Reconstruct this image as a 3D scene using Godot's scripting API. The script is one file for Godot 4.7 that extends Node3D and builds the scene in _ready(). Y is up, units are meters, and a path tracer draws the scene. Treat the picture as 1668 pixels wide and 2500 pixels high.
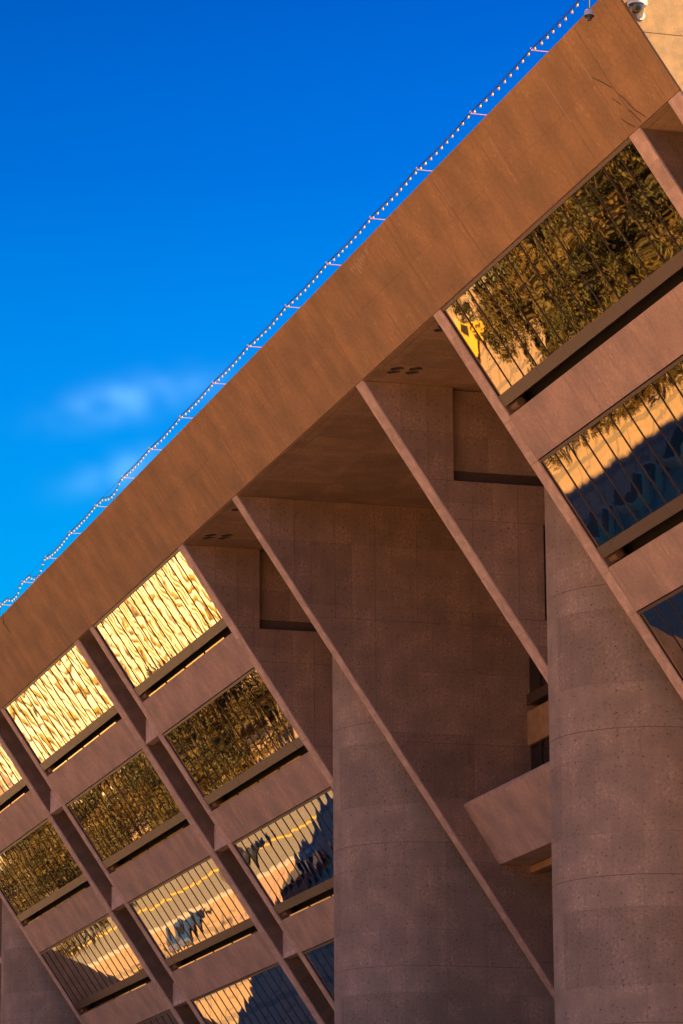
extends Node3D
# Leaning concrete office building seen along its overhanging front, plaza and street beyond it (seen in the glass).

const TILT := 34.0
const TOP := 34.4
const STOREY := 5.1473
const BEAM := 2.97
var SN := sin(deg_to_rad(TILT))
var CN := cos(deg_to_rad(TILT))
var TN := tan(deg_to_rad(TILT))
var used := {}
var M := {}
var rng := RandomNumberGenerator.new()
var building: Node3D

func _ready():
	rng.seed = 11
	set_view()
	make_materials()
	ground()
	make_building()
	string_lights()
	dome_cameras()
	surroundings()

# ---------------------------------------------------------------- camera, sky, sun
func set_view():
	var cam := Camera3D.new()
	cam.name = "camera"
	var yaw := deg_to_rad(16.5379)
	var pit := deg_to_rad(13.7447)
	var rol := deg_to_rad(-0.369)
	var f := Vector3(-cos(yaw) * cos(pit), sin(pit), -sin(yaw) * cos(pit))
	var r0 := f.cross(Vector3.UP).normalized()
	var u0 := r0.cross(f)
	var r := r0 * cos(rol) + u0 * sin(rol)
	var u := u0 * cos(rol) - r0 * sin(rol)
	cam.transform = Transform3D(Basis(r, u, -f), Vector3(95.9661, 1.2913, 29.7907))
	cam.fov = 15.814
	cam.near = 0.5
	cam.far = 4000.0
	add_child(cam)
	cam.current = true
	var sun_dir := Vector3(0.48, 1.0, -1.08).normalized()
	var env := Environment.new()
	env.background_mode = Environment.BG_SKY
	var sky := Sky.new()
	var pan := PanoramaSkyMaterial.new()
	pan.panorama = sky_image(sun_dir)
	sky.sky_material = pan
	env.sky = sky
	env.tonemap_mode = Environment.TONE_MAPPER_LINEAR
	env.tonemap_exposure = 3.8
	env.background_energy_multiplier = 0.48
	env.sdfgi_enabled = true
	env.ssao_enabled = true
	env.ssil_enabled = true
	var we := WorldEnvironment.new()
	we.name = "world"
	we.environment = env
	add_child(we)
	var sun := DirectionalLight3D.new()
	sun.name = "sun"
	sun.light_energy = 1.6
	sun.light_color = lin(1.0, 0.66, 0.26)
	sun.light_angular_distance = 0.5
	sun.shadow_enabled = true
	add_child(sun)
	sun.look_at_from_position(Vector3.ZERO, -sun_dir, Vector3.UP)

func sky_image(sun_dir: Vector3) -> ImageTexture:
	var w := 2048
	var h := 1024
	var im := Image.create(w, h, false, Image.FORMAT_RGBF)
	var stops := [[0.0, Vector3(0.06, 0.40, 0.86)], [8.0, Vector3(0.01, 0.43, 0.98)], [12.0, Vector3(0.0, 0.41, 0.98)], [15.5, Vector3(0.0, 0.275, 0.87)], [19.0, Vector3(0.0, 0.15, 0.65)], [23.0, Vector3(0.0, 0.075, 0.44)], [40.0, Vector3(0.0, 0.05, 0.26)], [90.0, Vector3(0.0, 0.035, 0.17)]]
	var nz := FastNoiseLite.new()
	nz.seed = 5
	nz.frequency = 0.35
	nz.fractal_octaves = 4
	for j in h:
		var el := 90.0 - (j + 0.5) * 180.0 / h
		var e := maxf(el, 0.0)
		var k := 0
		while k < stops.size() - 2 and e > stops[k + 1][0]:
			k += 1
		var t := clampf((e - stops[k][0]) / (stops[k + 1][0] - stops[k][0]), 0.0, 1.0)
		var a: Vector3 = stops[k][1]
		var b: Vector3 = stops[k + 1][1]
		var base := a.lerp(b, t)
		var ce := cos(deg_to_rad(el))
		var se := sin(deg_to_rad(el))
		for i in w:
			var az := (i + 0.5) * TAU / w
			var d := Vector3(sin(az) * ce, se, -cos(az) * ce)
			var c := base * minf(exp(1.3 * (d.dot(sun_dir) - 0.46)), 1.25)
			if el > 0.0 and el < 40.0:
				var azd := rad_to_deg(az)
				# thin cirrus wisps
				var n1 := nz.get_noise_2d(azd * 4.0, el * 11.0 - azd * 2.0) * 0.5 + 0.5
				var n2 := nz.get_noise_2d(azd * 0.09 + 40.0, el * 0.35 + 7.0) * 0.5 + 0.5
				var cl := 0.0
				for wsp in [[283.2, 15.5, 1.0, 0.24, 0.22], [283.15, 14.4, 0.75, 0.2, 0.2]]:
					var p: float = (azd - wsp[0]) / wsp[2]
					var q: float = (el - wsp[1] - 0.2 * p) / wsp[3]
					cl += wsp[4] * exp(-p * p - q * q) * smoothstep(0.2, 0.75, n1) * 1.5
				cl += smoothstep(0.72, 0.95, n2) * 0.05 * n1
				c = c.lerp(Vector3(0.36, 0.75, 1.12), clampf(cl, 0.0, 0.6))
			im.set_pixel(i, j, Color(maxf(c.x, 0.0), c.y, c.z))
	return ImageTexture.create_from_image(im)

# ---------------------------------------------------------------- helpers
func numbered(n: String) -> String:
	var k: int = used.get(n, 0)
	used[n] = k + 1
	return n if k == 0 else "%s_%03d" % [n, k]

func thing(called: String, label: String, category: String, at := Vector3.ZERO, turn := 0.0, group := "") -> Node3D:
	var o := Node3D.new()
	o.name = numbered(called)
	add_child(o)
	o.position = at
	o.rotation.y = turn
	o.set_meta("label", label)
	o.set_meta("category", category)
	if group != "":
		o.set_meta("group", group)
	return o

func part(called: String, parent: Node3D) -> Node3D:
	var o := Node3D.new()
	o.name = called
	parent.add_child(o, true)
	return o

func begin() -> SurfaceTool:
	var st := SurfaceTool.new()
	st.begin(Mesh.PRIMITIVE_TRIANGLES)
	return st

func obj(called: String, st: SurfaceTool, m: Material, parent: Node3D) -> MeshInstance3D:
	return inst(called, st.commit(), m, parent)

func inst(called: String, mesh: Mesh, m: Material, parent: Node3D) -> MeshInstance3D:
	var o := MeshInstance3D.new()
	o.name = called
	o.mesh = mesh
	o.material_override = m
	parent.add_child(o, true)
	return o

func tri(st: SurfaceTool, a: Vector3, b: Vector3, c: Vector3, ua: Vector2, ub: Vector2, uc: Vector2, na: Vector3, nb: Vector3, nc: Vector3):
	if (b - a).cross(c - a).dot(na + nb + nc) > 0.0:
		tri(st, a, c, b, ua, uc, ub, na, nc, nb)
		return
	st.set_normal(na); st.set_uv(ua); st.add_vertex(a)
	st.set_normal(nb); st.set_uv(ub); st.add_vertex(b)
	st.set_normal(nc); st.set_uv(uc); st.add_vertex(c)

func quad(st: SurfaceTool, a: Vector3, b: Vector3, c: Vector3, d: Vector3, n: Vector3, ua: Vector2, ub: Vector2, uc: Vector2, ud: Vector2):
	tri(st, a, b, c, ua, ub, uc, n, n, n)
	tri(st, a, c, d, ua, uc, ud, n, n, n)

func box_on(st: SurfaceTool, o: Vector3, ax: Vector3, ay: Vector3, az: Vector3, x0: float, x1: float, y0: float, y1: float, z0: float, z1: float):
	# box in a frame; texture coordinates are metres along the frame's axes
	for s in [0, 1]:
		var z := z1 if s == 1 else z0
		var n := az if s == 1 else -az
		quad(st, o + ax * x0 + ay * y0 + az * z, o + ax * x1 + ay * y0 + az * z, o + ax * x1 + ay * y1 + az * z, o + ax * x0 + ay * y1 + az * z, n, Vector2(x0, y0), Vector2(x1, y0), Vector2(x1, y1), Vector2(x0, y1))
		var x := x1 if s == 1 else x0
		n = ax if s == 1 else -ax
		quad(st, o + ax * x + ay * y0 + az * z0, o + ax * x + ay * y0 + az * z1, o + ax * x + ay * y1 + az * z1, o + ax * x + ay * y1 + az * z0, n, Vector2(z0, y0), Vector2(z1, y0), Vector2(z1, y1), Vector2(z0, y1))
		var y := y1 if s == 1 else y0
		n = ay if s == 1 else -ay
		quad(st, o + ax * x0 + ay * y + az * z0, o + ax * x1 + ay * y + az * z0, o + ax * x1 + ay * y + az * z1, o + ax * x0 + ay * y + az * z1, n, Vector2(x0, z0), Vector2(x1, z0), Vector2(x1, z1), Vector2(x0, z1))

func abox(st: SurfaceTool, a: Vector3, b: Vector3):
	box_on(st, Vector3.ZERO, Vector3.RIGHT, Vector3.UP, Vector3.BACK, a.x, b.x, a.y, b.y, a.z, b.z)

func pf(u: float, s: float, n: float) -> Vector3:
	return Vector3(u, TOP - s * CN - n * SN, -s * SN + n * CN)

func fbox(st: SurfaceTool, u0: float, u1: float, s0: float, s1: float, n0: float, n1: float):
	box_on(st, Vector3(0, TOP, 0), Vector3.RIGHT, Vector3(0, -CN, -SN), Vector3(0, -SN, CN), u0, u1, s0, s1, n0, n1)

func fpart(called: String, m: Material, parent: Node3D, u0: float, u1: float, s0: float, s1: float, n0: float, n1: float) -> MeshInstance3D:
	var st := begin()
	fbox(st, u0, u1, s0, s1, n0, n1)
	return obj(called, st, m, parent)

func apart(called: String, m: Material, parent: Node3D, a: Vector3, b: Vector3) -> MeshInstance3D:
	var st := begin()
	abox(st, a, b)
	return obj(called, st, m, parent)

func prism(st: SurfaceTool, poly: PackedVector2Array, u0: float, u1: float):
	# polygon of (z, y) drawn out along x
	var idx := Geometry2D.triangulate_polygon(poly)
	for k in range(0, idx.size(), 3):
		for s in [0, 1]:
			var x := u1 if s == 1 else u0
			var n := Vector3.RIGHT if s == 1 else Vector3.LEFT
			var p := []
			for q in 3:
				var v: Vector2 = poly[idx[k + q]]
				p.append(v)
			tri(st, Vector3(x, p[0].y, p[0].x), Vector3(x, p[1].y, p[1].x), Vector3(x, p[2].y, p[2].x), Vector2(-p[0].x, -p[0].y), Vector2(-p[1].x, -p[1].y), Vector2(-p[2].x, -p[2].y), n, n, n)
	var area := 0.0
	for k in poly.size():
		area += poly[k].cross(poly[(k + 1) % poly.size()])
	var run := 0.0
	for k in poly.size():
		var a: Vector2 = poly[k]
		var b: Vector2 = poly[(k + 1) % poly.size()]
		var e := (b - a).normalized()
		var nn := Vector2(e.y, -e.x) * signf(area)
		var n3 := Vector3(0, nn.y, nn.x)
		var l := a.distance_to(b)
		quad(st, Vector3(u0, a.y, a.x), Vector3(u1, a.y, a.x), Vector3(u1, b.y, b.x), Vector3(u0, b.y, b.x), n3, Vector2(u0, run), Vector2(u1, run), Vector2(u1, run + l), Vector2(u0, run + l))
		run += l

func tube(st: SurfaceTool, a: Vector3, b: Vector3, r0: float, r1: float, sides := 8, caps := true):
	var d := (b - a).normalized()
	var x := d.cross(Vector3.UP if absf(d.y) < 0.9 else Vector3.RIGHT).normalized()
	var y := d.cross(x)
	for k in sides:
		var t0 := TAU * k / sides
		var t1 := TAU * (k + 1) / sides
		var n0 := x * cos(t0) + y * sin(t0)
		var n1 := x * cos(t1) + y * sin(t1)
		tri(st, a + n0 * r0, a + n1 * r0, b + n1 * r1, Vector2(0, 0), Vector2(1, 0), Vector2(1, 1), n0, n1, n1)
		tri(st, a + n0 * r0, b + n1 * r1, b + n0 * r1, Vector2(0, 0), Vector2(1, 1), Vector2(0, 1), n0, n1, n0)
		if caps:
			tri(st, a, a + n0 * r0, a + n1 * r0, Vector2.ZERO, Vector2.ZERO, Vector2.ZERO, -d, -d, -d)
			tri(st, b, b + n0 * r1, b + n1 * r1, Vector2.ZERO, Vector2.ZERO, Vector2.ZERO, d, d, d)

func lathe(st: SurfaceTool, o: Vector3, prof: Array, sides := 16):
	# profile of (radius, height), turned about the vertical
	for k in prof.size() - 1:
		var p: Vector2 = prof[k]
		var q: Vector2 = prof[k + 1]
		var e := (q - p).normalized()
		var nn := Vector2(-e.y, e.x)
		if nn.x < -0.01 or (absf(nn.x) < 0.01 and k == 0 and q.x > p.x and prof[-1].y < p.y and nn.y < 0):
			nn = -nn
		for s in sides:
			var t0 := TAU * s / sides
			var t1 := TAU * (s + 1) / sides
			var d0 := Vector3(cos(t0), 0, sin(t0))
			var d1 := Vector3(cos(t1), 0, sin(t1))
			var n0 := d0 * nn.x + Vector3.UP * nn.y
			var n1 := d1 * nn.x + Vector3.UP * nn.y
			var a := o + d0 * p.x + Vector3.UP * p.y
			var b := o + d1 * p.x + Vector3.UP * p.y
			var c := o + d1 * q.x + Vector3.UP * q.y
			var d := o + d0 * q.x + Vector3.UP * q.y
			if p.x > 0.0001:
				tri(st, a, b, c, Vector2(t0, p.y), Vector2(t1, p.y), Vector2(t1, q.y), n0, n1, n1)
			if q.x > 0.0001:
				tri(st, a, c, d, Vector2(t0, p.y), Vector2(t1, q.y), Vector2(t0, q.y), n0, n1, n0)

# ---------------------------------------------------------------- materials
func lin(r: float, g: float, b: float) -> Color:
	return Color(r, g, b).linear_to_srgb()

func noise_bytes(sd: int, freq: float, w: int, h: int, tw: int, th: int, oct := 4) -> PackedByteArray:
	var n := FastNoiseLite.new()
	n.seed = sd
	n.frequency = freq
	n.fractal_octaves = oct
	var im := n.get_seamless_image(w, h)
	if w != tw or h != th:
		im.resize(tw, th, Image.INTERPOLATE_CUBIC)
	im.convert(Image.FORMAT_L8)
	return im.get_data()

func concrete_tex(kind: String, sd: int) -> Array:
	var W := 2048 if kind == "streak" else 1024
	var N := 1024
	var blotch := noise_bytes(sd, 0.012, W / 2, N / 2, W, N, 5)
	var grain := noise_bytes(sd + 1, 0.24, W, N, W, N, 2)
	var mid := noise_bytes(sd + 7, 0.07, W, N, W, N, 3)
	var runs := noise_bytes(sd + 2, 0.035, W, 70, W, N, 4)
	var fine := noise_bytes(sd + 3, 0.14, W, 260, W, N, 3)
	var fleck := noise_bytes(sd + 4, 0.10, W, 330, W, N, 2)
	var pr := RandomNumberGenerator.new()
	pr.seed = sd
	var tone := []
	for k in 24:
		tone.append(pr.randf_range(-0.055, 0.055))
	var col := PackedByteArray()
	var hgt := PackedByteArray()
	col.resize(W * N * 3)
	hgt.resize(W * N)
	for k in W * N:
		var b := blotch[k] / 255.0 - 0.5
		var g := grain[k] / 255.0 - 0.5
		var md := mid[k] / 255.0 - 0.5
		var v := 1.0
		var tint := 0.0
		var hh := 0.5
		if kind == "streak":
			var rn := runs[k] / 255.0 - 0.5
			var f := fleck[k] / 255.0
			var fs := fine[k] / 255.0 - 0.5
			v = 1.0 + 0.17 * b + 0.08 * g + 0.10 * md + 0.06 * fs + 0.05 * rn
			v -= 0.09 * smoothstep(-0.14, -0.32, rn) * smoothstep(-0.1, 0.25, md + b)
			v += 0.22 * smoothstep(0.75, 0.87, f) * smoothstep(-0.08, 0.14, b + 0.5 * md)
			tint = 0.04 * b - 0.03 * smoothstep(0.74, 0.86, f)
			hh = 0.5 + 0.3 * g + 0.2 * md + 0.15 * fs
		elif kind == "cast":
			var px := k % W
			var py := k / W
			var fx := fposmod(px * 6.0 / W, 1.0)
			var fy := fposmod(py * 4.0 / N, 1.0)
			var seam := maxf(smoothstep(0.012, 0.004, minf(fx, 1.0 - fx)), smoothstep(0.008, 0.003, minf(fy, 1.0 - fy)))
			v = 1.0 + 0.15 * b + 0.08 * g + 0.11 * md + 0.05 * (runs[k] / 255.0 - 0.5) + tone[(px * 6 / W) * 4 + py * 4 / N]
			v -= 0.10 * seam * smoothstep(-0.2, 0.1, b + md)
			v -= 0.22 * smoothstep(0.24, 0.14, mid[k] / 255.0)
			v += 0.10 * smoothstep(0.14, 0.26, md) * smoothstep(0.0, 0.2, b)
			tint = 0.02 * b
			hh = 0.5 + 0.3 * g + 0.25 * b - 0.15 * seam
		else:
			v = 1.0 + 0.14 * b + 0.16 * g + 0.08 * md
			v -= 0.25 * smoothstep(0.25, 0.17, mid[k] / 255.0)
			v += 0.18 * smoothstep(0.80, 0.86, mid[k] / 255.0)
			tint = 0.04 * b
			hh = 0.5 + 0.8 * g + 0.3 * md
		col[k * 3] = clampi(int(206.0 * v * (1.0 + tint)), 0, 255)
		col[k * 3 + 1] = clampi(int(206.0 * v), 0, 255)
		col[k * 3 + 2] = clampi(int(206.0 * v * (1.0 - tint)), 0, 255)
		hgt[k] = clampi(int(hh * 255.0), 0, 255)
	return [ImageTexture.create_from_image(Image.create_from_data(W, N, false, Image.FORMAT_RGB8, col)), ImageTexture.create_from_image(Image.create_from_data(W, N, false, Image.FORMAT_L8, hgt))]

func concrete(tex: Array, c: Color, tile: float, relief: float) -> StandardMaterial3D:
	var m := StandardMaterial3D.new()
	m.albedo_color = c
	m.albedo_texture = tex[0]
	var im: Texture2D = tex[0]
	m.uv1_scale = Vector3(1.0 / tile, float(im.get_width()) / im.get_height() / tile, 1)
	m.roughness = 0.9
	m.metallic_specular = 0.3
	m.heightmap_enabled = true
	m.heightmap_texture = tex[1]
	m.heightmap_scale = relief
	return m

func plain(c: Color, rough := 0.8, metal := 0.0) -> StandardMaterial3D:
	var m := StandardMaterial3D.new()
	m.albedo_color = c
	m.roughness = rough
	m.metallic = metal
	return m

func make_materials():
	var ts := concrete_tex("streak", 3)
	var tc := concrete_tex("cast", 23)
	var tr := concrete_tex("rough", 43)
	M.precast = concrete(ts, lin(0.65, 0.385, 0.185), 24.0, 0.5)
	M.precast_b = concrete(ts, lin(0.662, 0.392, 0.19), 24.0, 0.5)
	M.precast_c = concrete(ts, lin(0.64, 0.38, 0.183), 24.0, 0.5)
	M.spandrel = concrete(ts, lin(0.82, 0.565, 0.44), 21.0, 0.5)
	M.spandrel_b = concrete(ts, lin(0.80, 0.555, 0.43), 21.0, 0.5)
	M.pier = concrete(tc, lin(0.60, 0.44, 0.315), 8.7, 0.4)
	M.pier_b = concrete(tc, lin(0.585, 0.425, 0.305), 8.7, 0.4)
	M.cast = concrete(tc, lin(0.48, 0.31, 0.215), 8.7, 0.4)  # wall albedo lowered to paint in the dimmer light on side faces
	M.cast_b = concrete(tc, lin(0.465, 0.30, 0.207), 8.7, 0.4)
	M.rib = concrete(tc, lin(0.98, 0.69, 0.54), 3.1, 0.3)  # albedo raised so rib fronts look better lit than the side walls
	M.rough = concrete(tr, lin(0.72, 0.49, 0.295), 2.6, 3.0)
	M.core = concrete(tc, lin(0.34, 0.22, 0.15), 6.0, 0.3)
	M.joint = plain(lin(0.12, 0.08, 0.06), 0.95)
	M.hole_shade = plain(lin(0.10, 0.065, 0.05), 0.95)  # dark colour stands in for the shade inside open tie holes
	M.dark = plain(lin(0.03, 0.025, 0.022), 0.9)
	M.niche_shade = plain(lin(0.10, 0.06, 0.04), 0.7)  # near-black colour painted for the shade of deep wall openings
	M.seal = plain(lin(0.55, 0.40, 0.29), 0.8)
	M.lime = plain(lin(0.50, 0.34, 0.23), 0.85)
	M.bronze = plain(lin(0.145, 0.095, 0.072), 0.45, 0.6)
	M.mullion = plain(lin(0.05, 0.03, 0.022), 0.5, 0.3)
	M.brass = plain(lin(0.80, 0.56, 0.22), 0.12, 1.0)
	var gl := plain(lin(0.57, 0.48, 0.35), 0.012, 1.0)
	var nn := FastNoiseLite.new()
	nn.seed = 77
	nn.frequency = 0.02
	nn.fractal_octaves = 2
	var nim := nn.get_seamless_image(512, 512)
	nim.convert(Image.FORMAT_RGBA8)
	nim.bump_map_to_normal_map(0.35)
	gl.normal_enabled = true
	gl.normal_texture = ImageTexture.create_from_image(nim)
	gl.normal_scale = 0.006
	gl.uv1_scale = Vector3(0.9, 0.45, 1)
	M.glass = gl
	M.inner_glass = plain(lin(0.02, 0.017, 0.016), 0.08, 0.0)
	M.wood = concrete(ts, lin(0.68, 0.40, 0.19), 6.0, 0.1)
	M.paving = concrete(tr, lin(0.70, 0.48, 0.32), 5.0, 0.3)

# ---------------------------------------------------------------- ground and street
func ground():
	var st := begin()
	quad(st, Vector3(-1500, 0, -1500), Vector3(1500, 0, -1500), Vector3(1500, 0, 1500), Vector3(-1500, 0, 1500), Vector3.UP, Vector2(-1500, -1500), Vector2(1500, -1500), Vector2(1500, 1500), Vector2(-1500, 1500))
	var g := obj("plaza_ground", st, M.paving, self)
	g.set_meta("kind", "structure")
	st = begin()
	abox(st, Vector3(-420, 0.0, 18.4), Vector3(-143.0, 0.004, 23.6))
	var asphalt := concrete([M.paving.albedo_texture, M.paving.heightmap_texture], lin(0.34, 0.31, 0.31), 4.0, 0.2)
	var rd := obj("road", st, asphalt, self)
	rd.set_meta("kind", "structure")
	st = begin()
	abox(st, Vector3(-420, 0.004, 20.95), Vector3(-144.0, 0.008, 21.2))
	var yl := obj("road_centre_line", st, plain(lin(0.75, 0.42, 0.05), 0.8), self)
	yl.set_meta("kind", "structure")
	st = begin()
	abox(st, Vector3(-420, 0.0, 18.05), Vector3(-143.0, 0.13, 18.35))
	abox(st, Vector3(-420, 0.0, 23.65), Vector3(-143.0, 0.13, 23.95))
	var kb := obj("kerb", st, plain(lin(0.42, 0.38, 0.36), 0.9), self)
	kb.set_meta("kind", "structure")
	st = begin()
	abox(st, Vector3(27.0, 0.0, -600.0), Vector3(900.0, 0.004, 24.0))
	var side := obj("added_dark_ground", st, concrete([M.paving.albedo_texture, M.paving.heightmap_texture], lin(0.12, 0.11, 0.105), 4.0, 0.2), self)  # unseen dark ground, added to cut light bounced onto the side walls
	side.set_meta("kind", "structure")
	st = begin()
	for k in 26:
		var zc := -6.0 + k * 3.0
		if zc > 16.5 and zc < 24.5:
			continue
		abox(st, Vector3(-420.0, 0.0, zc), Vector3(24.0, 0.004, zc + 0.55))
	for k in 74:
		for sp in [[-6.0, 17.9], [24.2, 74.0]]:
			abox(st, Vector3(-420.0 + k * 6.0, 0.004, sp[0]), Vector3(-419.4 + k * 6.0, 0.008, sp[1]))
	var bands := obj("plaza_paving_bands", st, concrete([M.paving.albedo_texture, M.paving.heightmap_texture], lin(0.44, 0.34, 0.27), 3.0, 0.2), self)
	bands.set_meta("kind", "structure")
	st = begin()
	for k in 6:
		abox(st, Vector3(-146.5 - k * 2.6, 0.0, 9.0 + k * 0.2), Vector3(-145.3 - k * 2.6, 0.012, 18.0))
	var pv := obj("brick_paving_bands", st, plain(lin(0.50, 0.27, 0.22), 0.9), self)
	pv.set_meta("kind", "structure")

# ---------------------------------------------------------------- the building
func slant(y: float, back := 0.055) -> float:
	return -(TOP - y) * TN - back

func leaning(z_back: float, y0: float, y1: float, back := 0.055) -> PackedVector2Array:
	return PackedVector2Array([Vector2(slant(y1, back), y1), Vector2(slant(y0, back), y0), Vector2(z_back, y0), Vector2(z_back, y1)])

func wall_rows(parent: Node3D, u0: float, u1: float, rows: Array, mats: Array, gap := 0.0045):
	# each row: y0, y1, z_back, [z of upright joints]
	var k := 0
	for r in rows:
		var lean := leaning(-60.0, r[0], r[1])
		var cuts: Array = [5.0]
		cuts.append_array(r[3])
		cuts.append(r[2])
		for c in cuts.size() - 1:
			var zf: float = cuts[c]
			var zb: float = cuts[c + 1]
			var rect := PackedVector2Array([Vector2(zf - gap, r[0] + gap), Vector2(zb + gap, r[0] + gap), Vector2(zb + gap, r[1] - gap), Vector2(zf - gap, r[1] - gap)])
			for poly in Geometry2D.intersect_polygons(rect, lean):
				if poly.size() < 3:
					continue
				var st := begin()
				prism(st, poly, u0, u1)
				obj("wall_panel", st, mats[k % mats.size()], parent)
				k += 1

func tie_hole_discs(parent: Node3D, u: float, zs: Array, ys: Array, ok: Callable):  # flat dark discs painted where the tie holes are in shade
	var st := begin()
	var any := false
	for z in zs:
		for y in ys:
			if not ok.call(z, y) or rng.randf() < 0.12:
				continue
			any = true
			disc(st, Vector3(u + 0.002, y + rng.randf_range(-0.02, 0.02), z + rng.randf_range(-0.02, 0.02)), Vector3.RIGHT, rng.randf_range(0.016, 0.028))
	if any:
		obj("tie_hole_shade_discs", st, M.hole_shade, parent).set_meta("kind", "stuff")

func disc(st: SurfaceTool, o: Vector3, n: Vector3, r: float):
	var x := n.cross(Vector3.UP if absf(n.y) < 0.9 else Vector3.RIGHT).normalized()
	var y := n.cross(x)
	for k in 6:
		var a := o + (x * cos(TAU * k / 6) + y * sin(TAU * k / 6)) * r
		var b := o + (x * cos(TAU * (k + 1) / 6) + y * sin(TAU * (k + 1) / 6)) * r
		tri(st, o, a, b, Vector2.ZERO, Vector2.ZERO, Vector2.ZERO, n, n, n)

func steps(a: float, b: float, d: float) -> Array:
	var out := []
	var v := a
	while (d > 0.0 and v < b) or (d < 0.0 and v > b):
		out.append(v)
		v += d
	return out

func make_building():
	building = thing("office_building", "brown concrete office building with leaning overhanging front and round piers", "building")
	roof_and_fascia()
	# window bays: left edge, right edge, rows
	bay(0.0, 15.19, 4)
	bay(-45.08, -30.95, 5)
	bay(-63.2, -48.5, 5)
	bay(-82.1, -66.9, 5)
	# ribs between the bays (left, right)
	for r in [[15.19, 15.9], [17.83, 18.58], [-45.62, -45.08], [-48.5, -47.75], [-63.74, -63.2], [-66.9, -66.25], [-0.6, 0.0], [-82.65, -82.1]]:
		slot_rib(r[0], r[1])
	for s in [[15.9, 17.83], [-47.75, -45.62], [-66.25, -63.74]]:
		slot(s[0], s[1])
	stair_tower(-30.95, -30.3, -23.25, -22.72, -8.38, -7.7, -0.6)
	far_tower()
	end_wall()

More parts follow.
